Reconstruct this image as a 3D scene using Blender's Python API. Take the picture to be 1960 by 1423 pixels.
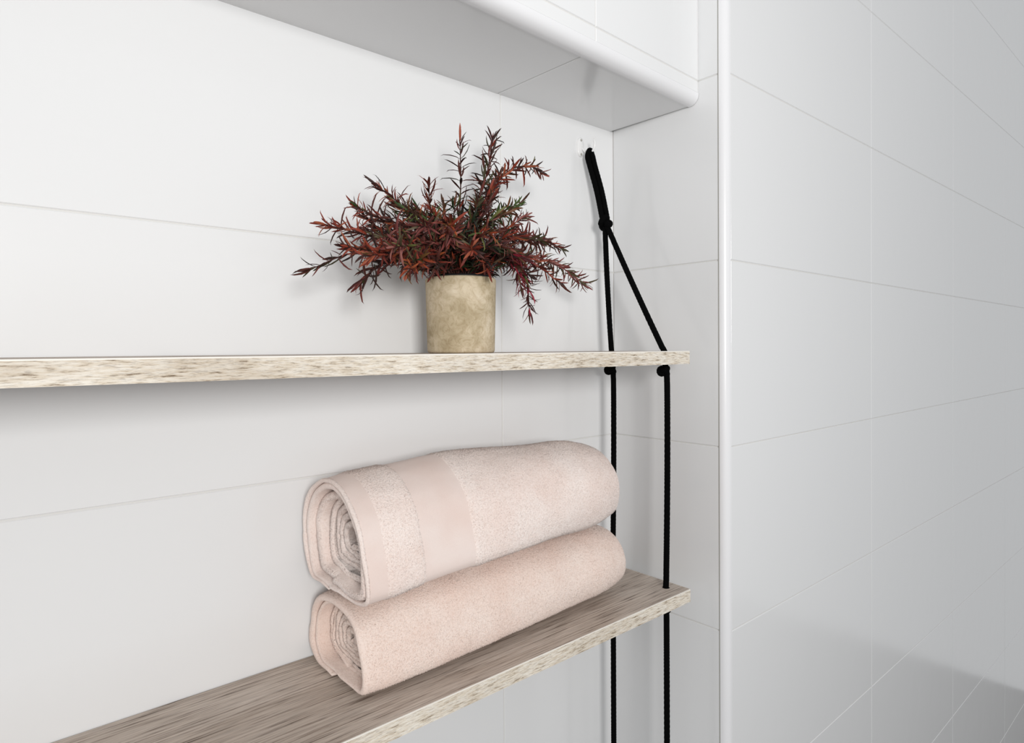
import bpy, bmesh, math, random
import numpy as np
from mathutils import Vector, Matrix, noise

# ------------------------------------------------------------------ scene, camera, world, light
for o in list(bpy.data.objects):
    bpy.data.objects.remove(o, do_unlink=True)
scene = bpy.context.scene
COL = scene.collection
random.seed(7)

cam_data = bpy.data.cameras.new('camera')
cam = bpy.data.objects.new('camera', cam_data)
COL.objects.link(cam)
cam_data.sensor_width = 36.0
cam_data.lens = 22.438
cam_data.shift_x = -0.00904
cam_data.shift_y = -0.01695
cam_data.clip_start = 0.02
CAM_R = Vector((0.74971588, -0.66173477, -0.00576202))
CAM_U = Vector((0.01061169, 0.00331566, 0.9999382))
CAM_B = Vector((-0.66167476, -0.74973069, 0.00950793))
cam.matrix_world = Matrix(((CAM_R.x, CAM_U.x, CAM_B.x, -0.92135),
                           (CAM_R.y, CAM_U.y, CAM_B.y, -0.78158),
                           (CAM_R.z, CAM_U.z, CAM_B.z, 0.46040),
                           (0, 0, 0, 1)))
scene.camera = cam

world = bpy.data.worlds.new('room_daylight')
scene.world = world
world.use_nodes = True
bg = world.node_tree.nodes['Background']
bg.inputs['Color'].default_value = (0.97, 0.985, 1.0, 1)
bg.inputs['Strength'].default_value = 0.57

win = bpy.data.lights.new('window_daylight', 'AREA')      # daylight from the bathroom window behind the camera
win.shape = 'RECTANGLE'
win.size = 0.46
win.size_y = 0.5
win.energy = 17.5
win.spread = math.radians(135)
win.color = (1.0, 0.985, 0.965)
win_o = bpy.data.objects.new('window_daylight', win)
COL.objects.link(win_o)
win_o.location = (-1.33, -2.06, 0.74)
win_o.rotation_euler = (Vector((-0.30, -0.05, 1.05)) - Vector(win_o.location)).to_track_quat('-Z', 'Y').to_euler()

vs = scene.view_settings
vs.view_transform = 'Standard'
vs.look = 'None'
vs.gamma = 1.0
vs.use_curve_mapping = False
vs.exposure = 0.0

# ------------------------------------------------------------------ helpers
def obj(name, verts, faces, mat, parent=None, smooth=False, mats=None):
    me = bpy.data.meshes.new(name)
    off = Vector(parent.location) if parent is not None and parent.type == 'EMPTY' else Vector((0, 0, 0))
    if parent is not None and parent.type == 'MESH' and parent.parent is not None:
        off = Vector(parent.parent.location)
    me.from_pydata([tuple(Vector(v) - off) for v in verts], [], faces)
    me.materials.append(mat)
    me.polygons.foreach_set('use_smooth', [smooth] * len(me.polygons))
    me.update()
    o = bpy.data.objects.new(name, me)
    COL.objects.link(o)
    if parent is not None:
        o.parent = parent
    return o

def thing(name, label, cat, loc, group=None):
    o = bpy.data.objects.new(name, None)
    COL.objects.link(o)
    o.location = loc
    o.empty_display_size = 0.02
    o['label'] = label
    o['category'] = cat
    if group:
        o['group'] = group
    return o

def structure(o, label, cat):
    o['kind'] = 'structure'
    o['label'] = label
    o['category'] = cat
    return o

def box_vf(x0, x1, y0, y1, z0, z1):
    v = [(x0, y0, z0), (x1, y0, z0), (x1, y1, z0), (x0, y1, z0), (x0, y0, z1), (x1, y0, z1), (x1, y1, z1), (x0, y1, z1)]
    f = [(3, 2, 1, 0), (4, 5, 6, 7), (0, 1, 5, 4), (1, 2, 6, 5), (2, 3, 7, 6), (3, 0, 4, 7)]
    return v, f

def catmull(pts, step):
    P = [Vector(p) for p in pts]
    P = [P[0] * 2 - P[1]] + P + [P[-1] * 2 - P[-2]]
    out = []
    for i in range(1, len(P) - 2):
        a, b, c, d = P[i - 1], P[i], P[i + 1], P[i + 2]
        n = max(2, int((c - b).length / step))
        for k in range(n):
            t = k / n
            out.append(0.5 * ((2 * b) + (c - a) * t + (2 * a - 5 * b + 4 * c - d) * t * t + (3 * b - a - 3 * c + d) * t ** 3))
    out.append(P[-2])
    return out

def sweep(path, radius, sides=10, twist=0.0, lobes=0, amp=0.0, closed=False, cap=True):
    """tube around a polyline; radius is a number or a function of the index; lobes/twist give laid-rope strands"""
    n = len(path)
    V, F = [], []
    t0 = (path[1] - path[0]).normalized()
    ref = Vector((1, 0, 0)) if abs(t0.x) < 0.9 else Vector((0, 1, 0))
    nrm = (ref - t0 * ref.dot(t0)).normalized()
    s = 0.0
    for i in range(n):
        if closed:
            t = (path[(i + 1) % n] - path[i - 1]).normalized()
        elif i == 0:
            t = t0
        elif i == n - 1:
            t = (path[i] - path[i - 1]).normalized()
        else:
            t = (path[i + 1] - path[i - 1]).normalized()
        nrm = (nrm - t * nrm.dot(t)).normalized()
        bn = t.cross(nrm)
        if i:
            s += (path[i] - path[i - 1]).length
        r = radius(i) if callable(radius) else radius
        for k in range(sides):
            a = 2 * math.pi * k / sides
            rr = r * (1 + amp * abs(math.cos(0.5 * lobes * (a + twist * s)))) if lobes else r
            V.append(path[i] + nrm * (rr * math.cos(a)) + bn * (rr * math.sin(a)))
    m = n if closed else n - 1
    for i in range(m):
        for k in range(sides):
            a = i * sides + k
            b = i * sides + (k + 1) % sides
            j = ((i + 1) % n) * sides
            F.append((a, b, j + (k + 1) % sides, j + k))
    if cap and not closed:
        F.append(tuple(range(sides - 1, -1, -1)))
        F.append(tuple((n - 1) * sides + k for k in range(sides)))
    return V, F

def merge(parts):
    V, F = [], []
    for v, f in parts:
        b = len(V)
        V += list(v)
        F += [tuple(i + b for i in q) for q in f]
    return V, F

# ------------------------------------------------------------------ materials
def material(name, color=(0.8, 0.8, 0.8), rough=0.5, spec=0.5):
    m = bpy.data.materials.new(name)
    m.use_nodes = True
    b = m.node_tree.nodes['Principled BSDF']
    b.inputs['Base Color'].default_value = (*color, 1)
    b.inputs['Roughness'].default_value = rough
    b.inputs['Specular IOR Level'].default_value = spec
    return m, m.node_tree, b

def nd(nt, typ, **kw):
    n = nt.nodes.new(typ)
    for k, v in kw.items():
        setattr(n, k, v)
    return n

def ramp(nt, stops):
    r = nd(nt, 'ShaderNodeValToRGB')
    e = r.color_ramp.elements
    while len(e) < len(stops):
        e.new(0.5)
    for i, (p, c) in enumerate(stops):
        e[i].position = p
        e[i].color = (*c, 1)
    return r

def noise_tex(nt, scale, detail=4, rough=0.55, vec=None, stretch=None, coord='Object'):
    tc = nd(nt, 'ShaderNodeTexCoord')
    src = tc.outputs[coord]
    if stretch:
        mp = nd(nt, 'ShaderNodeMapping')
        mp.inputs['Scale'].default_value = stretch
        nt.links.new(src, mp.inputs['Vector'])
        src = mp.outputs['Vector']
    n = nd(nt, 'ShaderNodeTexNoise')
    n.inputs['Scale'].default_value = scale
    n.inputs['Detail'].default_value = detail
    n.inputs['Roughness'].default_value = rough
    nt.links.new(src, n.inputs['Vector'])
    return n

def bump(nt, bsdf, height, dist, strength=1.0):
    b = nd(nt, 'ShaderNodeBump')
    b.inputs['Distance'].default_value = dist
    b.inputs['Strength'].default_value = strength
    nt.links.new(height, b.inputs['Height'])
    nt.links.new(b.outputs['Normal'], bsdf.inputs['Normal'])
    return b

def mixc(nt, fac, a, b, mode='MIX'):
    m = nd(nt, 'ShaderNodeMix', data_type='RGBA', blend_type=mode)
    if isinstance(fac, (int, float)):
        m.inputs[0].default_value = fac
    else:
        nt.links.new(fac, m.inputs[0])
    for s, v in ((6, a), (7, b)):
        if isinstance(v, tuple):
            m.inputs[s].default_value = (*v, 1)
        else:
            nt.links.new(v, m.inputs[s])
    return m.outputs[2]

M = {}
# glazed white wall tile
m, nt, b = material('white_glazed_tile', (0.83, 0.835, 0.84), 0.16, 0.5)
n = noise_tex(nt, 9, 2)
bump(nt, b, n.outputs['Fac'], 0.0012, 0.35)
M['tile'] = m
M['grout'] = material('pale_grey_grout', (0.74, 0.73, 0.71), 0.9, 0.2)[0]
M['dark_joint'] = material('grey_sealant_joint', (0.42, 0.41, 0.38), 0.8, 0.2)[0]
M['trim'] = material('white_plastic_trim', (0.85, 0.85, 0.865), 0.25, 0.5)[0]
m, nt, b = material('grey_floor_tile', (0.31, 0.30, 0.29), 0.5, 0.3)
n = noise_tex(nt, 6, 4)
rf = ramp(nt, [(0.3, (0.29, 0.28, 0.27)), (0.7, (0.34, 0.325, 0.315))])
nt.links.new(n.outputs['Fac'], rf.inputs['Fac'])
nt.links.new(rf.outputs['Color'], b.inputs['Base Color'])
M['floor'] = m

# whitewashed wood decor: long grain along the board
def wood(name, light, mid, dark, gx, gy, thr):
    m, nt, b = material(name, light, 0.55, 0.3)
    n1 = noise_tex(nt, 1.0, 6, 0.65, stretch=(gx, gy, gy))
    n2 = noise_tex(nt, 1.0, 3, 0.6, stretch=(gx * 2.2, gy * 2.6, gy * 2.6))
    n3 = noise_tex(nt, 1.0, 3, 0.5, stretch=(5, 22, 22))
    r1 = ramp(nt, [(thr - 0.12, dark), (thr, mid), (thr + 0.16, light)])
    nt.links.new(n1.outputs['Fac'], r1.inputs['Fac'])
    r2 = ramp(nt, [(0.36, dark), (0.47, light)])
    nt.links.new(n2.outputs['Fac'], r2.inputs['Fac'])
    c = mixc(nt, 0.42, r1.outputs['Color'], r2.outputs['Color'], 'MULTIPLY')
    r3 = ramp(nt, [(0.35, (0.80, 0.77, 0.74)), (0.6, (1, 1, 1))])
    nt.links.new(n3.outputs['Fac'], r3.inputs['Fac'])
    c = mixc(nt, 1.0, c, r3.outputs['Color'], 'MULTIPLY')
    nt.links.new(c, b.inputs['Base Color'])
    bump(nt, b, n1.outputs['Fac'], 0.0006, 0.5)
    return m
M['board'] = wood('greywashed_wood_grain', (0.76, 0.69, 0.625), (0.60, 0.525, 0.465), (0.15, 0.11, 0.085), 11, 340, 0.455)
M['edge'] = wood('cream_speckled_edge_band', (0.90, 0.86, 0.79), (0.76, 0.68, 0.57), (0.20, 0.14, 0.085), 60, 480, 0.425)
M['arris'] = material('pale_edge_arris', (0.90, 0.86, 0.79), 0.5, 0.3)[0]

# terry towel
def terry(name, c1, c2, scale, dist):
    m, nt, b = material(name, c1, 0.95, 0.1)
    n = noise_tex(nt, scale, 3, 0.7)
    n2 = noise_tex(nt, 14, 3, 0.5)
    r = ramp(nt, [(0.30, c2), (0.52, c1)])
    nt.links.new(n.outputs['Fac'], r.inputs['Fac'])
    r2 = ramp(nt, [(0.35, (0.95, 0.90, 0.88)), (0.62, (1, 1, 1))])
    nt.links.new(n2.outputs['Fac'], r2.inputs['Fac'])
    nt.links.new(mixc(nt, 1.0, r.outputs['Color'], r2.outputs['Color'], 'MULTIPLY'), b.inputs['Base Color'])
    bump(nt, b, n.outputs['Fac'], dist, 0.8)
    b.inputs['Sheen Weight'].default_value = 0.35
    b.inputs['Sheen Roughness'].default_value = 0.6
    b.inputs['Sheen Tint'].default_value = (1, 0.93, 0.9, 1)
    return m
M['terry_pale'] = terry('pale_blush_terry', (0.94, 0.835, 0.785), (0.83, 0.70, 0.64), 430, 0.0016)
M['terry_shaded'] = terry('shaded_blush_terry', (0.94, 0.80, 0.725), (0.83, 0.665, 0.58), 430, 0.0016)  # lower towel: warm shade put into the blush colour
M['woven_pale'] = terry('pale_blush_flat_weave', (0.85, 0.73, 0.68), (0.82, 0.70, 0.645), 1400, 0.0003)
M['woven_shaded'] = terry('shaded_blush_flat_weave', (0.78, 0.62, 0.54), (0.74, 0.58, 0.50), 1400, 0.0003)  # flat weave with the same warm shade in its colour
M['stitch'] = material('blush_seam_thread', (0.55, 0.36, 0.30), 0.9, 0.1)[0]

# rope
m, nt, b = material('black_braided_cord', (0.0022, 0.0022, 0.0024), 0.9, 0.05)
n = noise_tex(nt, 900, 2)
bump(nt, b, n.outputs['Fac'], 0.0006, 0.7)
M['rope'] = m
M['hook'] = material('white_enamel_hook', (0.88, 0.88, 0.88), 0.2, 0.5)[0]

# pot
m, nt, b = material('khaki_plaster_pot', (0.5, 0.42, 0.28), 0.85, 0.2)
n = noise_tex(nt, 24, 8, 0.55)
n.inputs['Distortion'].default_value = 0.9
n2 = noise_tex(nt, 70, 6, 0.7)
n2.inputs['Distortion'].default_value = 2.5
r1 = ramp(nt, [(0.30, (0.40, 0.32, 0.20)), (0.48, (0.53, 0.44, 0.30)), (0.62, (0.66, 0.56, 0.41)), (0.76, (0.76, 0.67, 0.53))])
nt.links.new(n.outputs['Fac'], r1.inputs['Fac'])
r2 = ramp(nt, [(0.36, (0.80, 0.76, 0.70)), (0.55, (1, 1, 1))])
nt.links.new(n2.outputs['Fac'], r2.inputs['Fac'])
nt.links.new(mixc(nt, 1.0, r1.outputs['Color'], r2.outputs['Color'], 'MULTIPLY'), b.inputs['Base Color'])
bump(nt, b, n2.outputs['Fac'], 0.0012, 0.5)
M['pot'] = m
M['liner'] = material('black_nursery_liner', (0.012, 0.012, 0.013), 0.5, 0.3)[0]
m, nt, b = material('dark_potting_soil', (0.02, 0.015, 0.011), 0.95, 0.1)
n = noise_tex(nt, 260, 4)
bump(nt, b, n.outputs['Fac'], 0.004, 1)
M['soil'] = m
M['stem'] = material('dark_red_brown_stem', (0.055, 0.022, 0.018), 0.7, 0.2)[0]
m, nt, b = material('rust_and_green_leaf', (0.1, 0.03, 0.02), 0.55, 0.35)
at = nd(nt, 'ShaderNodeAttribute', attribute_name='leaf_colour')
nt.links.new(at.outputs['Color'], b.inputs['Base Color'])
M['leaf'] = m

# ------------------------------------------------------------------ the tiled niche
JOINT = 0.0017
TILE_MESH = {}
def tile_mesh(lu, lv):
    k = (round(lu, 4), round(lv, 4))
    if k not in TILE_MESH:
        c, d = 0.0009, 0.0012            # chamfer, how far the face stands proud of the grout
        V = []
        for ins, z in ((0, -d - 0.002), (0, -c), (c, 0)):
            V += [(ins, ins, z), (lu - ins, ins, z), (lu - ins, lv - ins, z), (ins, lv - ins, z)]
        F = [(8, 9, 10, 11)]
        for l in (0, 4):
            for i in range(4):
                j = (i + 1) % 4
                F.append((l + i, l + j, l + 4 + j, l + 4 + i))
        me = bpy.data.meshes.new('tile')
        me.from_pydata(V, [], F)
        me.materials.append(M['tile'])
        me.update()
        TILE_MESH[k] = me
    return TILE_MESH[k]

def lay(parent, U, V, N, us, vs_, origin=(0, 0, 0)):
    """lay tiles between the joint lines us and vs_ on the plane origin + u*U + v*V whose outward normal is N"""
    U, V, N, O = Vector(U), Vector(V), Vector(N), Vector(origin)
    inv = parent.matrix_world.inverted()
    h = JOINT / 2
    for i in range(len(us) - 1):
        for j in range(len(vs_) - 1):
            o = bpy.data.objects.new('tile', tile_mesh(us[i + 1] - us[i] - JOINT, vs_[j + 1] - vs_[j] - JOINT))
            COL.objects.link(o)
            p = O + U * (us[i] + h) + V * (vs_[j] + h)
            mat = Matrix(((U.x, V.x, N.x, p.x), (U.y, V.y, N.y, p.y), (U.z, V.z, N.z, p.z), (0, 0, 0, 1)))
            o.parent = parent
            o.matrix_basis = mat

FLOOR_Z, TOP_Z = -1.2, 2.1
ZS = 0.862                                # underside of the bulkhead
D = 0.2215                                # depth of the niche's side wall
R_TRIM = 0.0118
LEFT = -1.25
ROWS = [-1.2, -0.9, -0.6, -0.3, 0.0, 0.2985, 0.6005]
ROWS_UP = [0.9, 1.2, 1.5, 1.8, 2.1]
g = 0.0012

wb = obj('wall_back', *box_vf(LEFT - 0.05, 0.05, g, 0.06, FLOOR_Z, TOP_Z), M['grout'])
structure(wb, 'white tiled back wall of the niche behind the two shelves', 'wall')
lay(wb, (1, 0, 0), (0, 0, 1), (0, -1, 0), [LEFT, -0.95, -0.272, 0.0008], ROWS + [0.9])

wr = obj('wall_right', *box_vf(g, 0.012, -D, g, FLOOR_Z, TOP_Z), M['grout'])
structure(wr, 'white tiled side wall of the niche at the right ends of the shelves', 'wall')
lay(wr, (0, 1, 0), (0, 0, 1), (-1, 0, 0), [-D, 0.0008], ROWS + ROWS_UP)
wl = obj('wall_left', *box_vf(LEFT - 0.012, LEFT - g, -D, g, FLOOR_Z, TOP_Z), M['grout'])
structure(wl, 'white tiled side wall closing the niche on the left', 'wall')
lay(wl, (0, -1, 0), (0, 0, 1), (1, 0, 0), [0.0, D], ROWS + ROWS_UP, (LEFT, 0, 0))

YF = -D - R_TRIM                          # face of the outer wall
wf = obj('wall_front', *box_vf(R_TRIM, 2.9, YF + g, -0.02, FLOOR_Z, TOP_Z), M['grout'])
structure(wf, 'white tiled outer wall to the right of the niche', 'wall')
lay(wf, (1, 0, 0), (0, 0, 1), (0, -1, 0), [R_TRIM + 0.002, 0.60, 1.2, 1.8, 2.4, 2.9], ROWS + ROWS_UP, (0, YF, 0))

# rounded plastic corner bead between side wall and outer wall
def quarter(c, r, a0, a1, n=8):
    return [(c[0] + r * math.cos(a0 + (a1 - a0) * i / n), c[1] + r * math.sin(a0 + (a1 - a0) * i / n)) for i in range(n + 1)]
prof = quarter((R_TRIM, -D), R_TRIM + 0.0006, math.pi, 1.5 * math.pi)
prof = prof + [(R_TRIM + 0.002, -D - R_TRIM - 0.0006), (R_TRIM + 0.002, -D + 0.0005), (-0.0006, -D + 0.0005)]
def bead(prof, n_arc, place, e0, e1):
    """extrude a bead profile; the first n_arc points are the rounded face and shade smoothly, the flat sides are sharp"""
    V, F, sm = [], [], []
    for e in (e0, e1):
        V += [place(e, p) for p in prof[:n_arc]]
    F += [(i, i + 1, n_arc + i + 1, n_arc + i) for i in range(n_arc - 1)]
    sm += [True] * (n_arc - 1)
    rest = prof[n_arc - 1:] + [prof[0]]
    for i in range(len(rest) - 1):
        b0 = len(V)
        V += [place(e0, rest[i]), place(e0, rest[i + 1]), place(e1, rest[i + 1]), place(e1, rest[i])]
        F.append((b0, b0 + 1, b0 + 2, b0 + 3))
        sm.append(False)
    return V, F, sm
V, F, sm = bead(prof, 9, lambda e, p: (p[0], p[1], e), FLOOR_Z, TOP_Z)
t1 = obj('trim_1', V, F, M['trim'])
t1.data.polygons.foreach_set('use_smooth', sm)
structure(t1, 'white rounded plastic corner trim running up the niche edge', 'trim')
V, F = box_vf(-0.0002, 0.004, -D - 0.0006, -D + 0.0026, FLOOR_Z, TOP_Z)
j1 = obj('sealant_joint', V, F, M['dark_joint'], t1)

# bulkhead above the niche, a touch out of square with the back wall
SK = 0.034
piv = Vector((0.0, -0.1835, 0.0))
U_ = Vector((1, SK, 0)).normalized()      # along the bulkhead, towards the right wall
N_ = Vector((U_.y, -U_.x, 0))             # out of its face
def bulk(u, n_, z):
    return piv + U_ * u + N_ * n_ + Vector((0, 0, z))
def prism(u0, u1, pr):
    V = [bulk(u, a, z) for u in (u0, u1) for a, z in pr]
    n = len(pr)
    F = [(i, (i + 1) % n, n + (i + 1) % n, n + i) for i in range(n)] + [tuple(range(n - 1, -1, -1)), tuple(range(n, 2 * n))]
    return V, F
BR = 0.016
V, F = prism(-1.27, 0.0, [(-g, ZS + BR), (-g, TOP_Z), (-0.10, TOP_Z), (-0.10, ZS + BR)])
wu = obj('wall_upper', V, F, M['grout'])
structure(wu, 'white tiled face of the bulkhead above the niche', 'wall')
lay(wu, U_, (0, 0, 1), N_, [-1.26, -0.94, -0.262, -0.0005], [ZS + BR + 0.001, 0.9] + ROWS_UP[1:], piv)
V, F = prism(-1.27, 0.0, [(-BR, ZS + g), (-BR, ZS + 0.06), (0.25 * -1, ZS + 0.06), (-0.25, ZS + g)])
ce = obj('ceiling', V, F, M['grout'])
structure(ce, 'white glazed tiled underside of the bulkhead over the shelves', 'ceiling')
lay(ce, U_, -N_, (0, 0, -1), [-1.26, -0.95, -0.272, -0.0005], [BR + 0.0005, 0.24], piv + Vector((0, 0, ZS)))
pr = [(-BR + a, ZS + BR + z) for a, z in quarter((0, 0), BR + 0.0008, -0.5 * math.pi, 0)]
pr = pr + [(0.0008, ZS + BR + 0.0015), (-BR - 0.002, ZS + BR + 0.0015), (-BR - 0.002, ZS - 0.0008)]
V, F, sm = bead(pr, 9, lambda e, p: bulk(e, p[0], p[1]), -1.265, -0.0005)
t2 = obj('trim_2', V, F, M['trim'])
t2.data.polygons.foreach_set('use_smooth', sm)
structure(t2, 'white rounded plastic trim along the bottom edge of the bulkhead', 'trim')

fl = obj('floor', *box_vf(-3.2, 2.9, -3.4, 0.06, FLOOR_Z - 0.05, FLOOR_Z), M['floor'])
structure(fl, 'grey bathroom floor far below the shelves', 'floor')

# ------------------------------------------------------------------ two board shelves with rope holes
S, T = 0.195, 0.0206
X_END, X_START = -0.0455, -1.20
XR, Y_BACK, Y_FRONT = -0.068, -0.0525, -0.1645
ROPE_R = 0.0047

def shelf(label, ztop):
    t = thing('shelf', label, 'shelf', ((X_START + X_END) / 2, -S / 2, ztop - T), 'wooden shelves hung from the rope')
    bm = bmesh.new()
    loops = [[(X_START, -S + 0.0008), (X_END, -S + 0.0008), (X_END, -0.002), (X_START, -0.002)]]
    for yy in (Y_BACK, Y_FRONT):
        loops.append([(XR + 0.0062 * math.cos(a * math.pi / 8), yy + 0.0062 * math.sin(a * math.pi / 8)) for a in range(16)])
    edges = []
    for lp in loops:
        vv = [bm.verts.new((x, y, ztop)) for x, y in lp]
        edges += [bm.edges.new((vv[i], vv[(i + 1) % len(vv)])) for i in range(len(vv))]
    bmesh.ops.triangle_fill(bm, use_beauty=True, use_dissolve=False, edges=edges)
    ex = bmesh.ops.extrude_face_region(bm, geom=bm.faces[:])
    for v in ex['geom']:
        if isinstance(v, bmesh.types.BMVert):
            v.co.z -= T
    bmesh.ops.recalc_face_normals(bm, faces=bm.faces[:])
    bm.verts.index_update()
    V = [v.co.copy() for v in bm.verts]
    F = [tuple(v.index for v in f.verts) for f in bm.faces]
    bm.free()
    obj('board', V, F, M['board'], t)
    e = obj('edge_band', *box_vf(X_START, X_END, -S, -S + 0.0008, ztop - T, ztop - 0.0012), M['edge'], t)
    e['label'] = 'cream speckled wood edge along the front of the shelf'
    obj('edge_lip', *box_vf(X_START, X_END + 0.0001, -S - 0.0002, -S + 0.0010, ztop - 0.0012, ztop + 0.0001), M['arris'], t)
    obj('end_band', *box_vf(X_END, X_END + 0.0008, -S, -0.002, ztop - T, ztop), M['edge'], t)
    return t
ZU, ZL = 0.4543, 0.0723
shelf('upper whitewashed wooden shelf carrying the potted plant', ZU)
shelf('lower whitewashed wooden shelf carrying the two rolled towels', ZL)

# ------------------------------------------------------------------ wall hook
HX, HZ = -0.084, 0.806
hk = thing('wall_hook', 'small white hook on the tiled wall holding the black rope', 'hook', (HX, 0, HZ))
plate = []
for y, s in ((0.0, 1.0), (-0.0022, 1.0), (-0.0034, 0.86)):
    plate.append([(HX - 0.006 + 0.0085 * s * math.cos(a) * (1 if True else 0), y, HZ + 0.010 + 0.017 * s * math.copysign(abs(math.sin(a)) ** 0.7, math.sin(a))) for a in [k * math.pi / 12 for k in range(24)]])
V = [p for r in plate for p in r]
F = [(l * 24 + i, l * 24 + (i + 1) % 24, (l + 1) * 24 + (i + 1) % 24, (l + 1) * 24 + i) for l in (0, 1) for i in range(24)] + [tuple(range(48, 72))]
obj('back_plate', V, F, M['hook'], hk, True)
path = catmull([(HX - 0.004, -0.002, HZ + 0.010), (HX - 0.002, -0.008, HZ + 0.002), (HX, -0.017, HZ - 0.004), (HX + 0.001, -0.026, HZ + 0.002), (HX + 0.001, -0.029, HZ + 0.012), (HX + 0.001, -0.027, HZ + 0.021)], 0.0015)
V, F = sweep(path, lambda i: 0.0019 if i < len(path) - 3 else 0.0019 * (1 - 0.25 * (i - len(path) + 4)), 10)
obj('hook_arm', V, F, M['hook'], hk, True)
for dz in (-0.003, 0.022):
    pth = [Vector((HX - 0.006, -0.003, HZ + dz)), Vector((HX - 0.006, -0.0040, HZ + dz)), Vector((HX - 0.006, -0.0046, HZ + dz))]
    V, F = sweep(pth, lambda i: (0.0022, 0.0022, 0.0014)[i], 12)
    obj('screw', V, F, M['dark_joint'], hk, True)

# ------------------------------------------------------------------ black rope: doubled loop, knot, two strands with a knot under each shelf
rp = thing('hanging_rope', 'black cord looped over the hook and knotted to carry both shelves', 'rope', (XR, Y_BACK, 0.40))
TW, LB, AM = 900.0, 3, 0.10
def cord(path, name):
    V, F = sweep(catmull(path, 0.0016), ROPE_R * 0.94, 12, TW, LB, AM)
    return obj(name, V, F, M['rope'], rp, True)
KN = Vector((-0.0695, -0.0395, 0.682))
top = Vector((HX, -0.017, HZ))
side = Vector((0.75, -0.66, 0.0)) * 0.0044      # the two halves of the loop lie side by side
mid = [KN + Vector((0, 0, 0.004)), Vector((-0.0735, -0.0305, 0.735)), Vector((-0.0820, -0.0215, 0.782)), Vector((-0.0842, -0.0190, 0.7975))]
loop = [p - side for p in mid] + [Vector((HX, -0.0185, HZ + 0.0022))] + [p + side for p in reversed(mid)]
cord(loop, 'loop')
def knot(center, size, rot, flat=1.0):
    """tight overhand knot: a trefoil of cord"""
    pts = []
    n = 90
    for i in range(n):
        a = 2 * math.pi * i / n
        p = Vector((math.sin(a) + 2 * math.sin(2 * a), math.cos(a) - 2 * math.cos(2 * a), -1.25 * math.sin(3 * a) * flat)) * (size / 3)
        pts.append(Matrix.Rotation(rot[2], 3, 'Z') @ Matrix.Rotation(rot[1], 3, 'Y') @ Matrix.Rotation(rot[0], 3, 'X') @ p + Vector(center))
    V, F = sweep(pts, ROPE_R * 0.97, 12, TW, LB, AM, closed=True)
    return obj('knot', V, F, M['rope'], rp, True)
knot(KN + Vector((0, 0, -0.003)), 0.0096, (0.3, 0.5, 0.9), 1.6)
for y, yk in ((Y_BACK, -0.041), (Y_FRONT, -0.046)):
    foot = Vector((XR, y, ZU - 0.004))
    start = KN + Vector((0.0005, 0.0 if y == Y_BACK else -0.004, -0.008))
    cord([KN + Vector((0, 0, -0.003)), start] + [start.lerp(foot, q) + Vector((0, 0.0015 * math.sin(math.pi * q), 0)) for q in (0.15, 0.4, 0.7, 0.93)] + [
          Vector((XR, y, ZU - 0.004)), Vector((XR, y - 0.0005, ZU - T - 0.004)), Vector((XR + 0.001, y - 0.003, ZU - 0.05)),
          Vector((XR, y - 0.0035, 0.25)), Vector((XR, y - 0.001, ZL + 0.03)), Vector((XR, y, ZL - 0.004)), Vector((XR, y - 0.001, ZL - 0.045)),
          Vector((XR, y - 0.001, -0.2)), Vector((XR, y - 0.001, -0.45))], 'strand')
    for zt in (ZU, ZL):
        knot((XR - 0.001, y + 0.0015, zt - T - 0.0119), 0.0070, (0.9 if y == Y_FRONT else 0.4, 0.4, 1.9), 1.0)

# ------------------------------------------------------------------ two rolled towels
def polar_outline(pts, n):
    """closed smooth outline through (y, z) points, sampled at n equal angles about its centroid"""
    c = Vector((sum(p[0] for p in pts) / len(pts), sum(p[1] for p in pts) / len(pts)))
    P = [Vector(p) for p in pts]
    m = len(P)
    dense = []
    for i in range(m):
        a, b, d, e = P[i - 1], P[i], P[(i + 1) % m], P[(i + 2) % m]
        for k in range(40):
            t = k / 40
            dense.append(0.5 * ((2 * b) + (d - a) * t + (2 * a - 5 * b + 4 * d - e) * t * t + (3 * b - a - 3 * d + e) * t ** 3))
    pol = sorted((math.atan2(q.y - c.y, q.x - c.x) % (2 * math.pi), (q - c).length) for q in dense)
    out = []
    for k in range(n):
        a = 2 * math.pi * k / n
        j = 0
        while j < len(pol) and pol[j][0] < a:
            j += 1
        a0, r0 = pol[j - 1] if j else (pol[-1][0] - 2 * math.pi, pol[-1][1])
        a1, r1 = pol[j % len(pol)]
        if j == len(pol):
            a1 += 2 * math.pi
        t = (a - a0) / max(1e-6, a1 - a0)
        out.append(r0 + (r1 - r0) * t)
    return c, out

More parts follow.
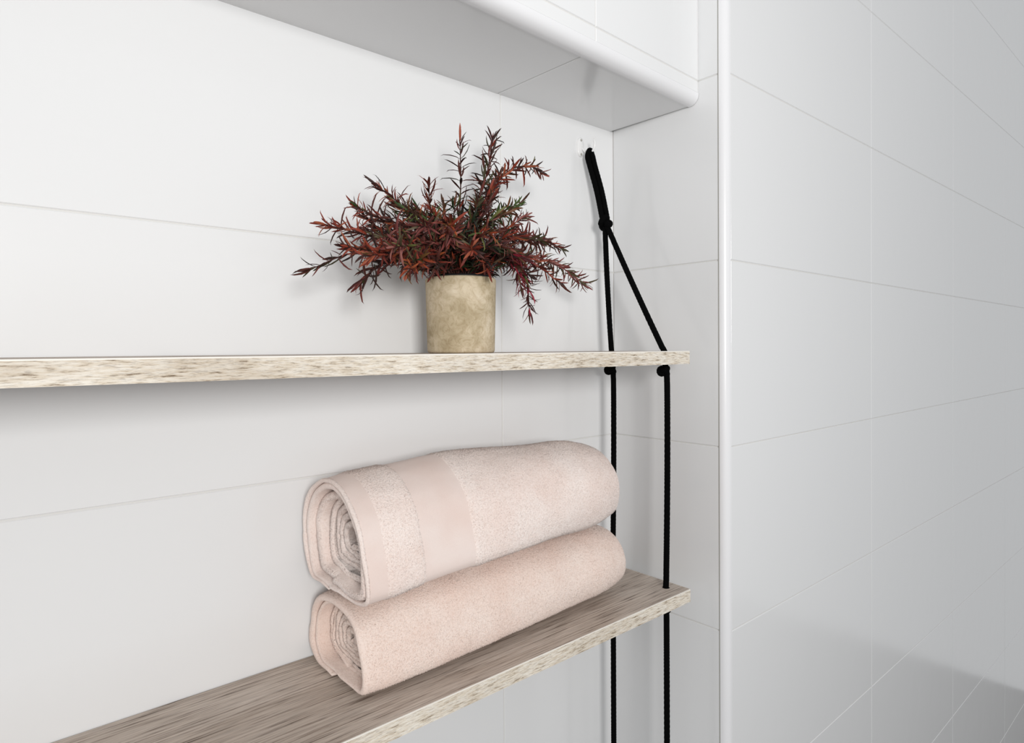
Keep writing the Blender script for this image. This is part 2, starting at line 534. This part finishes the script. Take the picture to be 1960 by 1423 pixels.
def towel(label, loc, outline, x0, x1, off, end_angle, seed, mats, bands, inset, drop, ell):
    """a sheet wound into a spiral; x0/x1 are its left and right ends; bands = [(name, xa, xb)] flat woven strips on the outer turn"""
    t = thing('rolled_towel', label, 'towel', loc, 'rolled towels on the lower shelf')
    NT = 96
    c, rad = polar_outline(outline, NT)
    rm = sum(rad) / NT
    while off[-1] < 0.88 * rm:
        off = off + [off[-1] + 0.0085]
    turns = len(off) - 2
    def depth(q):
        i = min(int(q), len(off) - 2)
        return off[i] + (off[i + 1] - off[i]) * (q - i)
    steps = int(turns * NT)
    xs_edges = sorted(set([round(x0 + 0.004 + (x1 - x0 - 0.008) * k / 44, 5) for k in range(45)] + [b_ for q in bands for b_ in (q[1], q[2])]))
    xs = [x for x in xs_edges if x0 + 0.0035 <= x <= x1 - 0.0035]
    prof = []                                   # (kind, x or rim angle)
    for x in reversed(xs):
        prof.append(('o', x))
    for k in range(1, 6):
        prof.append(('l', k / 6))
    for x in (x0 + 0.005, x0 + 0.02, x0 + 0.06, (x0 + x1) / 2, x1 - 0.02, x1 - 0.005):
        prof.append(('i', x))
    for k in range(1, 5):
        prof.append(('r', k / 5))
    n = len(prof)
    V = []
    for s in range(steps + 1):
        turn = s / NT                           # turns counted from the outer end of the sheet inwards
        ang = (end_angle + 2 * math.pi * s / NT) % (2 * math.pi)
        fk = ang / (2 * math.pi) * NT
        k0 = int(fk) % NT
        r0 = rad[k0] + (rad[(k0 + 1) % NT] - rad[k0]) * (fk - int(fk))
        blend = min(1.0, turn / 3.0)
        r0 = r0 * (1 - 0.35 * blend) + rm * 0.35 * blend * (r0 / rm) ** 0.3
        taper = min(1.0, s / 5.0)
        thick = 0.90 * (depth(turn + 1) - depth(turn))
        so = 1 - depth(turn) / rm
        si = so - (thick / rm) * (0.35 + 0.65 * taper)
        # ragged left ends, inner turns drawn in a little
        ex = x0 + inset(turn) + 0.0022 * noise.noise(Vector((ang * 1.3, turn * 2.1, seed)))
        ey = x1 - 0.004 * min(turn, 2) + 0.002 * noise.noise(Vector((ang * 1.1, turn * 1.7, seed + 9)))
        wob = 1 + (0.11 * noise.noise(Vector((math.cos(ang) * 1.7, math.sin(ang) * 1.7, turn * 1.2 + seed))) if turn > 1.0 else 0) * min(1, max(0, turn - 1.0))
        ca, sa = math.cos(ang), math.sin(ang)
        rr = thick * 0.5
        for kind, q in prof:
            if kind == 'o':
                x = max(ex + rr, min(ey - rr, q))
                sc = so
            elif kind == 'i':
                x = max(ex + rr, min(ey - rr, q))
                sc = si
            elif kind == 'l':
                a = math.pi * q
                x = ex + rr - rr * math.sin(a)
                sc = so + (si - so) * (0.5 - 0.5 * math.cos(a))
            else:
                a = math.pi * q
                x = ey - rr + rr * math.sin(a)
                sc = si + (so - si) * (0.5 - 0.5 * math.cos(a))
            edge = (x - x0) / (x1 - x0)
            wr_ = min(1.0, max(0.0, (edge - 0.25) / 0.65))
            re = 1.0 / math.sqrt((ca / ell[0]) ** 2 + (sa / ell[1]) ** 2)
            R = (r0 + (re - r0) * 0.75 * wr_ * wr_ * (3 - 2 * wr_)) * sc * wob
            # soft unevenness of the roll along its length
            w = noise.noise(Vector((x * 9, ca * 1.2 + seed, sa * 1.2)))
            w2 = noise.noise(Vector((x * 38, ca * 4 + seed, sa * 4)))
            R += 0.0030 * w * sc + 0.0007 * w2
            R *= 1 - 0.20 * max(0.0, (edge - 0.80) / 0.20) ** 2.2 - 0.02 * max(0.0, (0.06 - edge) / 0.06)
            if kind == 'o' and any(b_[1] - 1e-6 <= q <= b_[2] + 1e-6 for b_ in bands) and turn <= 1.05:
                R -= 0.0011
            y = c.x + R * ca
            z = c.y + R * sa
            z += drop(edge, (z - loc[2]) / 0.12)
            V.append((x, y, max(z, loc[2] + 0.0003)))
    body, extra = [], {b_[0]: [] for b_ in bands}
    for s in range(steps):
        for k in range(n):
            k2 = (k + 1) % n
            f = (s * n + k, (s + 1) * n + k, (s + 1) * n + k2, s * n + k2)
            hit = None
            if prof[k][0] == 'o' and prof[k2][0] == 'o' and s < NT:
                xm = (prof[k][1] + prof[k2][1]) / 2
                for nm, a, b_ in bands:
                    if a < xm < b_:
                        hit = nm
            (extra[hit] if hit else body).append(f)
    body.append(tuple(range(n)))
    body.append(tuple(steps * n + k for k in range(n - 1, -1, -1)))
    def part(name, faces, mat):
        used = sorted({i for f in faces for i in f})
        ix = {v: i for i, v in enumerate(used)}
        return obj(name, [V[i] for i in used], [tuple(ix[i] for i in f) for f in faces], mat, t, True)
    roll = part('terry_roll', body, mats[0])
    # short loops of pile standing on the outer turn and on the rims of the inner turns
    quads = []
    for s in range(steps):
        for k in range(n):
            k2 = (k + 1) % n
            kk = prof[k][0] + prof[k2][0]
            if kk == 'oo' and s < NT + 4:
                xm = (prof[k][1] + prof[k2][1]) / 2
                if not any(a < xm < b_ for _, a, b_ in bands):
                    quads.append((s * n + k, (s + 1) * n + k, (s + 1) * n + k2, s * n + k2))
            elif kk == 'll' and s > 1.6 * NT:
                quads.append((s * n + k, (s + 1) * n + k, (s + 1) * n + k2, s * n + k2))
    A = np.array(V, dtype=float)
    Q = np.array(quads)
    P0, P1, P2, P3 = A[Q[:, 0]], A[Q[:, 1]], A[Q[:, 2]], A[Q[:, 3]]
    nr = np.cross(P2 - P0, P3 - P1)
    ar = np.linalg.norm(nr, axis=1)
    keep = (ar > 1e-9) & ((P0[:, 1] < -0.03) | (P0[:, 2] > loc[2] + 0.10))
    Q, P0, P1, P2, P3, nr, ar = Q[keep], P0[keep], P1[keep], P2[keep], P3[keep], nr[keep], ar[keep]
    nr = nr / ar[:, None]
    cen = np.stack([np.zeros(len(P0)), P0[:, 1] - c.x, P0[:, 2] - c.y], 1)
    axial = np.abs(nr[:, 0]) > 0.75
    flip = np.where(axial, nr[:, 0] > 0, (nr * cen).sum(1) < 0)
    nr[flip] *= -1
    rs = np.random.RandomState(int(seed * 10))
    pick = rs.choice(len(Q), 85000, p=ar / ar.sum())
    u_, v_ = rs.rand(85000, 1), rs.rand(85000, 1)
    base = (P0[pick] * (1 - u_) + P1[pick] * u_) * (1 - v_) + (P3[pick] * (1 - u_) + P2[pick] * u_) * v_
    N = nr[pick]
    tip = N + rs.normal(0, 0.55, (85000, 3)) + np.array([0, 0, -0.25])
    tip /= np.linalg.norm(tip, axis=1)[:, None]
    e1 = np.cross(N, rs.normal(0, 1, (85000, 3)))
    e1 /= np.linalg.norm(e1, axis=1)[:, None]
    e2 = np.cross(N, e1)
    w_ = rs.uniform(0.00045, 0.00075, (85000, 1))
    h_ = rs.uniform(0.0007, 0.0015, (85000, 1))
    b0 = base - N * 0.0002
    TV = np.stack([b0 + e1 * w_, b0 - e1 * 0.5 * w_ + e2 * 0.866 * w_, b0 - e1 * 0.5 * w_ - e2 * 0.866 * w_, base + tip * h_], 1).reshape(-1, 3) - np.array(loc)
    TV[:, 2] = np.maximum(TV[:, 2], 0.0002)
    i4 = np.arange(85000)[:, None] * 4
    TF = np.concatenate([i4 + np.array([[0, 1, 3]]), i4 + np.array([[1, 2, 3]]), i4 + np.array([[2, 0, 3]])], 0)
    pm = bpy.data.meshes.new('pile')
    pm.vertices.add(len(TV))
    pm.vertices.foreach_set('co', TV.ravel())
    pm.loops.add(TF.size)
    pm.loops.foreach_set('vertex_index', TF.ravel())
    pm.polygons.add(len(TF))
    pm.polygons.foreach_set('loop_start', np.arange(0, TF.size, 3))
    pm.polygons.foreach_set('use_smooth', np.ones(len(TF), dtype=bool))
    pm.update(calc_edges=True)
    pm.validate()
    pm.materials.append(mats[0])
    po = bpy.data.objects.new('pile', pm)
    COL.objects.link(po)
    po.parent = roll
    po['kind'] = 'stuff'
    for nm, a, b_ in bands:
        o = part(nm, extra[nm], mats[1])
        o['label'] = 'smooth flat woven strip without pile'
    return t, V, n, prof, NT

low = [(-0.004, 0.118), (-0.005, 0.094), (-0.030, 0.0755), (-0.080, 0.0745), (-0.135, 0.0745), (-0.162, 0.0775), (-0.1690, 0.100), (-0.160, 0.140), (-0.146, 0.169), (-0.118, 0.184), (-0.075, 0.188), (-0.035, 0.181), (-0.012, 0.155)]
tw1, *_ = towel('blush pink rolled towel, toned for shade, lying directly on the lower shelf', (-0.38, -0.085, 0.0723), low, -0.597, -0.140, [0, 0.0125, 0.0185, 0.0235, 0.0285, 0.037], math.radians(285), 3.1,
      (M['terry_shaded'], M['woven_shaded']), [], lambda t: 0.0 if t < 0.9 else min(0.020, 0.010 * (t - 0.9)) + (0.006 if 1.5 < t < 2.4 else 0), lambda e, q: -0.017 * min(1, max(0, q)) * max(0, 1 - e / 0.40) ** 2, (0.083, 0.060))

upp = [(-0.008, 0.262), (-0.012, 0.225), (-0.028, 0.196), (-0.060, 0.1945), (-0.110, 0.194), (-0.155, 0.1915), (-0.180, 0.1985), (-0.1815, 0.220), (-0.172, 0.252), (-0.156, 0.285), (-0.126, 0.313), (-0.090, 0.326), (-0.055, 0.320), (-0.022, 0.298)]
tw2, V2, n2, prof2, NT2 = towel('pale blush rolled towel with a smooth woven band, on top of the other towel', (-0.40, -0.095, 0.170), upp, -0.604, -0.172, [0, 0.0058, 0.0108, 0.0245, 0.033, 0.0425, 0.052], math.radians(285), 8.4,
      (M['terry_pale'], M['woven_pale']), [('hem_strip', -0.5992, -0.578), ('woven_band', -0.530, -0.460)],
      lambda t: 0.0 if t < 1.0 else (0.002 if t < 2.0 else min(0.024, 0.008 + 0.010 * (t - 2.0))), lambda e, q: -0.012 * max(0, 1 - e / 0.45) ** 2, (0.084, 0.069))

# ------------------------------------------------------------------ potted plant
PX, PY, PR, PH = -0.425, -0.1, 0.0462, 0.0975
pl = thing('potted_plant', 'bushy plant with narrow rust red leaves in a tan plaster pot on the upper shelf', 'plant', (PX, PY, ZU))
def lathe(profile, seg=64):
    V = [(PX + r * math.cos(2 * math.pi * k / seg), PY + r * math.sin(2 * math.pi * k / seg), ZU + z) for r, z in profile for k in range(seg)]
    F = [(i * seg + k, i * seg + (k + 1) % seg, (i + 1) * seg + (k + 1) % seg, (i + 1) * seg + k) for i in range(len(profile) - 1) for k in range(seg)]
    return V, F
rb = PR - 0.0022
pot_prof = [(0.0005, 0.0002), (rb - 0.003, 0.0002), (rb - 0.0008, 0.0012), (rb, 0.0036)] + [(rb + 0.0022 * k / 6, 0.0036 + (PH - 0.006) * k / 6) for k in range(1, 7)] + [(PR - 0.0008, PH - 0.0006), (PR - 0.002, PH), (PR - 0.0034, PH - 0.0008), (PR - 0.0045, PH - 0.006), (PR - 0.006, 0.03), (0.0005, 0.03)]
obj('pot', *lathe(pot_prof), M['pot'], pl, True)
obj('pot_liner', *lathe([(PR - 0.0062, PH - 0.03), (PR - 0.0060, PH + 0.0016), (PR - 0.0068, PH + 0.0028), (PR - 0.0078, PH + 0.0016), (PR - 0.0082, PH - 0.03)], 48), M['liner'], pl, True)
sp = []
for i in range(7):
    for k in range(28):
        r = (PR - 0.0085) * i / 6
        a = 2 * math.pi * k / 28
        sp.append((PX + r * math.cos(a), PY + r * math.sin(a), ZU + PH - 0.010 + 0.004 * noise.noise(Vector((r * 90 * math.cos(a), r * 90 * math.sin(a), 1.7)))))
obj('soil', sp, [(i * 28 + k, i * 28 + (k + 1) % 28, (i + 1) * 28 + (k + 1) % 28, (i + 1) * 28 + k) for i in range(6) for k in range(28)], M['soil'], pl, True)

BRANCHES = [
    ([(-0.4266,-0.1,0.536),(-0.4261,-0.1,0.6299),(-0.4239,-0.1,0.6849),(-0.4251,-0.1,0.7435)], 0.6, 'd'),
    ([(-0.4216,-0.1,0.536),(-0.4019,-0.0964,0.6266),(-0.375,-0.0911,0.6952),(-0.3547,-0.085,0.7612)], 0.8, 'd'),
    ([(-0.4203,-0.1,0.536),(-0.3946,-0.0984,0.6342),(-0.3462,-0.0959,0.7028),(-0.2992,-0.0931,0.7244),(-0.2608,-0.09,0.7182)], 0.9, 'r'),
    ([(-0.43,-0.1,0.536),(-0.4615,-0.0976,0.6057),(-0.5125,-0.0941,0.6389),(-0.5463,-0.09,0.6603)], 1, 'r'),
    ([(-0.4292,-0.1,0.536),(-0.4543,-0.1048,0.6055),(-0.4785,-0.1118,0.6343),(-0.4874,-0.12,0.6674)], 1, 'r'),
    ([(-0.4308,-0.1,0.536),(-0.4857,-0.1048,0.602),(-0.5477,-0.1118,0.6124),(-0.59,-0.12,0.6231)], 1.2, 'r'),
    ([(-0.432,-0.1,0.536),(-0.5009,-0.1048,0.5874),(-0.568,-0.1118,0.5917),(-0.6268,-0.12,0.5969)], 1.2, 'r'),
    ([(-0.4333,-0.1,0.536),(-0.5056,-0.1,0.5683),(-0.5753,-0.1,0.5714),(-0.6363,-0.1,0.5457)], 0.6, 'd'),
    ([(-0.4334,-0.1,0.536),(-0.5011,-0.1048,0.5714),(-0.5481,-0.1118,0.5604),(-0.5832,-0.12,0.5301)], 0.8, 'd'),
    ([(-0.4194,-0.1,0.536),(-0.3788,-0.0952,0.6225),(-0.3401,-0.0882,0.6539),(-0.2981,-0.08,0.674)], 1.1, 'g'),
    ([(-0.4185,-0.1,0.536),(-0.3782,-0.1,0.6006),(-0.3406,-0.1,0.63),(-0.306,-0.1,0.6514)], 1.2, 'p'),
    ([(-0.4173,-0.1,0.536),(-0.3551,-0.1,0.6029),(-0.2858,-0.1,0.6176),(-0.2318,-0.1,0.6092)], 1, 'd'),
    ([(-0.4173,-0.1,0.536),(-0.3437,-0.0976,0.5898),(-0.2483,-0.0941,0.5871),(-0.1654,-0.09,0.5553)], 1.1, 'p'),
    ([(-0.4211,-0.105,0.536),(-0.3629,-0.1148,0.5861),(-0.3312,-0.1218,0.5593),(-0.3293,-0.13,0.504)], 1.1, 'c'),
    ([(-0.4237,-0.1,0.536),(-0.4019,-0.0904,0.6204),(-0.3635,-0.0764,0.6709),(-0.319,-0.06,0.7226)], 0.9, 'd'),
    ([(-0.4292,-0.1,0.536),(-0.4526,-0.0904,0.6009),(-0.4869,-0.0764,0.6257),(-0.5036,-0.06,0.6494)], 1, 'g'),
    ([(-0.4258,-0.1,0.536),(-0.4396,-0.0952,0.5949),(-0.4427,-0.0882,0.6296),(-0.4385,-0.08,0.652)], 1, 'g'),
    ([(-0.4274,-0.105,0.536),(-0.4245,-0.1148,0.6008),(-0.4211,-0.1218,0.6271),(-0.4188,-0.13,0.6496)], 1, 'g'),
    ([(-0.433,-0.11,0.536),(-0.4809,-0.132,0.5797),(-0.5287,-0.1495,0.579),(-0.5709,-0.17,0.5694)], 1.3, 'p'),
    ([(-0.4347,-0.11,0.536),(-0.4794,-0.1296,0.5706),(-0.5181,-0.1436,0.5657),(-0.5457,-0.16,0.541)], 1.3, 'o'),
    ([(-0.433,-0.11,0.536),(-0.4637,-0.1296,0.5882),(-0.496,-0.1436,0.6017),(-0.5281,-0.16,0.6015)], 1.3, 'p'),
    ([(-0.431,-0.11,0.536),(-0.4496,-0.132,0.5893),(-0.4699,-0.1495,0.604),(-0.4992,-0.17,0.6066)], 1.3, 'o'),
    ([(-0.4297,-0.11,0.536),(-0.4333,-0.132,0.591),(-0.4301,-0.1495,0.6022),(-0.4256,-0.17,0.6031)], 1.3, 'o'),
    ([(-0.4281,-0.11,0.536),(-0.4166,-0.132,0.586),(-0.4049,-0.1495,0.5917),(-0.3918,-0.17,0.5839)], 1.3, 'p'),
    ([(-0.4289,-0.11,0.536),(-0.4275,-0.1296,0.5719),(-0.4215,-0.1436,0.5742),(-0.4263,-0.16,0.5558)], 1.2, 'r'),
    ([(-0.4339,-0.11,0.536),(-0.4639,-0.1296,0.5688),(-0.4889,-0.1436,0.5651),(-0.5074,-0.16,0.5497)], 1.2, 'd'),
    ([(-0.4232,-0.105,0.536),(-0.3786,-0.1172,0.5774),(-0.3554,-0.1277,0.5712),(-0.3524,-0.14,0.5352)], 1.1, 'c'),
    ([(-0.4135,-0.095,0.536),(-0.3407,-0.0828,0.6139),(-0.2917,-0.0723,0.6244),(-0.2374,-0.06,0.624)], 1.2, 'p'),
    ([(-0.4264,-0.095,0.536),(-0.4794,-0.0828,0.6024),(-0.5184,-0.0723,0.6092),(-0.5477,-0.06,0.6075)], 1.2, 'd'),
    ([(-0.4352,-0.105,0.536),(-0.5087,-0.1172,0.5757),(-0.5635,-0.1277,0.5723),(-0.6137,-0.14,0.5716)], 1.2, 'r'),
    ([(-0.4219,-0.105,0.536),(-0.3602,-0.1172,0.5861),(-0.3119,-0.1277,0.5747),(-0.2779,-0.14,0.5503)], 1.1, 'r'),
    ([(-0.4314,-0.11,0.536),(-0.4421,-0.1272,0.5841),(-0.4456,-0.1377,0.5955),(-0.4507,-0.15,0.603)], 1.3, 'd'),
    ([(-0.4323,-0.11,0.536),(-0.4526,-0.1272,0.5765),(-0.4771,-0.1377,0.5858),(-0.5113,-0.15,0.5838)], 1.3, 'd'),
    ([(-0.431,-0.11,0.536),(-0.4434,-0.1344,0.5766),(-0.4509,-0.1554,0.5831),(-0.4656,-0.18,0.5756)], 1.3, 'r'),
    ([(-0.4253,-0.105,0.536),(-0.407,-0.1196,0.5815),(-0.3831,-0.1336,0.589),(-0.3516,-0.15,0.5762)], 1.3, 'c'),
    ([(-0.4315,-0.105,0.536),(-0.4803,-0.1196,0.5781),(-0.533,-0.1336,0.5745),(-0.5852,-0.15,0.5619)], 1.3, 'r'),
    ([(-0.4266,-0.1,0.536),(-0.4543,-0.1048,0.6055),(-0.4901,-0.1118,0.6198),(-0.5208,-0.12,0.627)], 1.2, 'g'),
    ([(-0.4215,-0.1,0.536),(-0.4015,-0.1072,0.6111),(-0.3876,-0.1177,0.6321),(-0.366,-0.13,0.6435)], 1.2, 'g'),
    ([(-0.4241,-0.1,0.536),(-0.4315,-0.1048,0.5945),(-0.4445,-0.1118,0.6223),(-0.4469,-0.12,0.6472)], 1.1, 'g'),
    ([(-0.4224,-0.1,0.536),(-0.4127,-0.1048,0.6102),(-0.3961,-0.1118,0.6388),(-0.3847,-0.12,0.6633)], 1.1, 'd'),
    ([(-0.4258,-0.1,0.536),(-0.4495,-0.0976,0.5936),(-0.459,-0.0941,0.6199),(-0.4875,-0.09,0.6399)], 1.1, 'g'),
    ([(-0.43,-0.1,0.536),(-0.4904,-0.1,0.5859),(-0.5342,-0.1,0.5972),(-0.5682,-0.1,0.6176)], 1.2, 'r'),
    ([(-0.4294,-0.105,0.536),(-0.4566,-0.1076,0.5684),(-0.4817,-0.1041,0.5667),(-0.4982,-0.1,0.5593)], 1.3, 'd'),
    ([(-0.4215,-0.1,0.536),(-0.3791,-0.0952,0.5797),(-0.3309,-0.0882,0.5846),(-0.2782,-0.08,0.5666)], 1.3, 'd'),
    ([(-0.4274,-0.105,0.536),(-0.4562,-0.1244,0.583),(-0.4786,-0.1454,0.5941),(-0.4809,-0.17,0.5906)], 1.3, 'p'),
    ([(-0.4244,-0.105,0.536),(-0.3939,-0.1196,0.5896),(-0.3784,-0.1336,0.6067),(-0.3606,-0.15,0.6099)], 1.2, 'r'),
    ([(-0.4275,-0.1,0.536),(-0.4601,-0.1072,0.5847),(-0.5161,-0.1177,0.5937),(-0.5613,-0.13,0.587)], 1.2, 'p'),
]


PAL = {'d': [(0.055, 0.014, 0.012), (0.080, 0.022, 0.016), (0.035, 0.014, 0.010), (0.14, 0.026, 0.020), (0.045, 0.038, 0.014)],
       'r': [(0.17, 0.026, 0.016), (0.25, 0.042, 0.022), (0.080, 0.018, 0.012), (0.30, 0.075, 0.034), (0.035, 0.012, 0.009)],
       'p': [(0.19, 0.052, 0.048), (0.26, 0.095, 0.080), (0.085, 0.022, 0.019), (0.15, 0.030, 0.024), (0.080, 0.060, 0.028)],
       'c': [(0.20, 0.014, 0.026), (0.28, 0.022, 0.040), (0.11, 0.014, 0.018), (0.060, 0.012, 0.012), (0.10, 0.052, 0.025)],
       'o': [(0.30, 0.055, 0.022), (0.38, 0.095, 0.032), (0.18, 0.030, 0.017), (0.085, 0.020, 0.013), (0.15, 0.070, 0.020)],
       'g': [(0.060, 0.095, 0.022), (0.12, 0.125, 0.035), (0.028, 0.055, 0.015), (0.15, 0.060, 0.025), (0.065, 0.028, 0.014)]}
CROWN_SHADE = [(0.010, 0.020, 0.008), (0.012, 0.010, 0.007), (0.022, 0.036, 0.012), (0.030, 0.011, 0.008), (0.07, 0.014, 0.011)]  # dark greens and near-blacks: shade inside the crown put into leaf colour

def leaf_geo(length, width, curve):
    """narrow folded blade along +x, curling towards +z; 5 stations"""
    V, F = [], []
    st = [(0.0, 0.35), (0.25, 0.85), (0.55, 1.0), (0.82, 0.6)]
    for s_, w_ in st:
        x = length * s_
        z = curve * length * s_ * s_
        h = width * 0.5 * w_
        V += [(x, -h, z + h * 0.55), (x, 0, z), (x, h, z + h * 0.55)]
    V.append((length * math.sqrt(max(0.3, 1 - curve * curve * 0.6)), 0, curve * length))
    for i in range(3):
        a = i * 3
        F += [(a, a + 1, a + 4, a + 3), (a + 1, a + 2, a + 5, a + 4)]
    F += [(9, 10, 12), (10, 11, 12)]
    return V, F
def leaf_mesh(col, shape):
    V, F = leaf_geo(*shape)
    me = bpy.data.meshes.new('leaf')
    me.from_pydata(V, [], F)
    me.materials.append(M['leaf'])
    ca = me.color_attributes.new('leaf_colour', 'FLOAT_COLOR', 'POINT')
    ca.data.foreach_set('color', [c for _ in V for c in (*col, 1.0)])
    me.polygons.foreach_set('use_smooth', [True] * len(F))
    me.update()
    return me
SHAPES = [(0.0195, 0.0031, 0.40), (0.0235, 0.0033, 0.60), (0.0160, 0.0030, 0.25), (0.0215, 0.0030, -0.35)]
LEAF_ME = {}
rest_v, rest_f, rest_c = [], [], []
n_single = 0
rng = random.Random(21)
crown = Vector((PX, PY, ZU + PH + 0.03))
for ctrl, dens, pal in BRANCHES:
    ctrl = ctrl[:-1] + [tuple(Vector(ctrl[-2]).lerp(Vector(ctrl[-1]), 0.88))]
    path = catmull(ctrl, 0.004)
    L = sum((path[i + 1] - path[i]).length for i in range(len(path) - 1))
    br = obj('branch', *sweep(path, lambda i: 0.0016 - 0.0010 * i / len(path), 6), M['stem'], pl, True)
    gap = 0.0043 / (dens ** 0.6)
    s, idx, acc, nodes = 0.012, 0, 0.0, []
    while s < L:
        while idx < len(path) - 2 and acc + (path[idx + 1] - path[idx]).length < s:
            acc += (path[idx + 1] - path[idx]).length
            idx += 1
        seg = path[idx + 1] - path[idx]
        nodes.append((path[idx] + seg * min(1.0, (s - acc) / max(1e-6, seg.length)), seg.normalized(), s / L))
        s += gap * rng.uniform(0.8, 1.2)
    phase = rng.uniform(0, 6.28)
    todo = []
    for k, (p, t, f) in enumerate(nodes):
        ref = Vector((0, 0, 1)) if abs(t.z) < 0.8 else Vector((1, 0, 0))
        e1 = t.cross(ref).normalized()
        e2 = t.cross(e1)
        whorl = 2 if dens < 0.75 else 3
        last = k >= len(nodes) - 2
        if last:
            whorl = 4
        for q in range(whorl):
            a = phase + k * 1.25 + q * 2 * math.pi / whorl + rng.uniform(-0.25, 0.25)
            out = e1 * math.cos(a) + e2 * math.sin(a)
            ang = math.radians(rng.uniform(38, 62) if not last else rng.uniform(12, 38))
            X = (t * math.cos(ang) + out * math.sin(ang)).normalized()
            Z = (t * math.cos(ang + math.pi / 2) + out * math.sin(ang + math.pi / 2)).normalized()
            if rng.random() < 0.35:
                Z = -Z
            Y = Z.cross(X).normalized()
            sc = rng.uniform(0.72, 1.2) * (1.12 if dens < 0.85 else 1.0) * (1.0 if f < 0.85 else 0.9)
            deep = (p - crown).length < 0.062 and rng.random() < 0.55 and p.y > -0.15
            col = rng.choice(CROWN_SHADE if deep else PAL[pal]) if rng.random() < 0.88 else rng.choice(PAL[rng.choice('drpog')])
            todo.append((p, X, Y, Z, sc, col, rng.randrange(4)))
    singles = 6
    for i, (p, X, Y, Z, sc, col, sh) in enumerate(todo):
        # keep leaves clear of the wall and of the pot wall
        tip = p + X * 0.020 * sc
        if tip.y > -0.004:
            continue
        dp, dt = math.hypot(p.x - PX, p.y - PY), math.hypot(tip.x - PX, tip.y - PY)
        if min(tip.z, p.z) < ZU + PH + 0.004 and min(dp, dt) < PR + 0.005:
            continue
        if i >= len(todo) - singles and n_single < 300:
            key = (col, sh)
            if key not in LEAF_ME:
                LEAF_ME[key] = leaf_mesh(col, SHAPES[sh])
            lf = bpy.data.objects.new('leaf', LEAF_ME[key])
            COL.objects.link(lf)
            lf.parent = br
            q = p - Vector(pl.location)
            lf.matrix_basis = Matrix(((X.x, Y.x, Z.x, q.x), (X.y, Y.y, Z.y, q.y), (X.z, Y.z, Z.z, q.z), (0, 0, 0, 1))) @ Matrix.Scale(sc, 4)
            n_single += 1
        else:
            V, F = leaf_geo(*SHAPES[sh])
            b0 = len(rest_v)
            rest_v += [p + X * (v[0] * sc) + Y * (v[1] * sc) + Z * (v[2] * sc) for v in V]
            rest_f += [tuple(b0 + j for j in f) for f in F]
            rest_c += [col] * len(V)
fo = obj('leaves', rest_v, rest_f, M['leaf'], pl, True)
ca = fo.data.color_attributes.new('leaf_colour', 'FLOAT_COLOR', 'POINT')
ca.data.foreach_set('color', [c for q in rest_c for c in (*q, 1.0)])
fo['kind'] = 'stuff'
fo['label'] = 'dense mass of narrow dark red and green leaves'
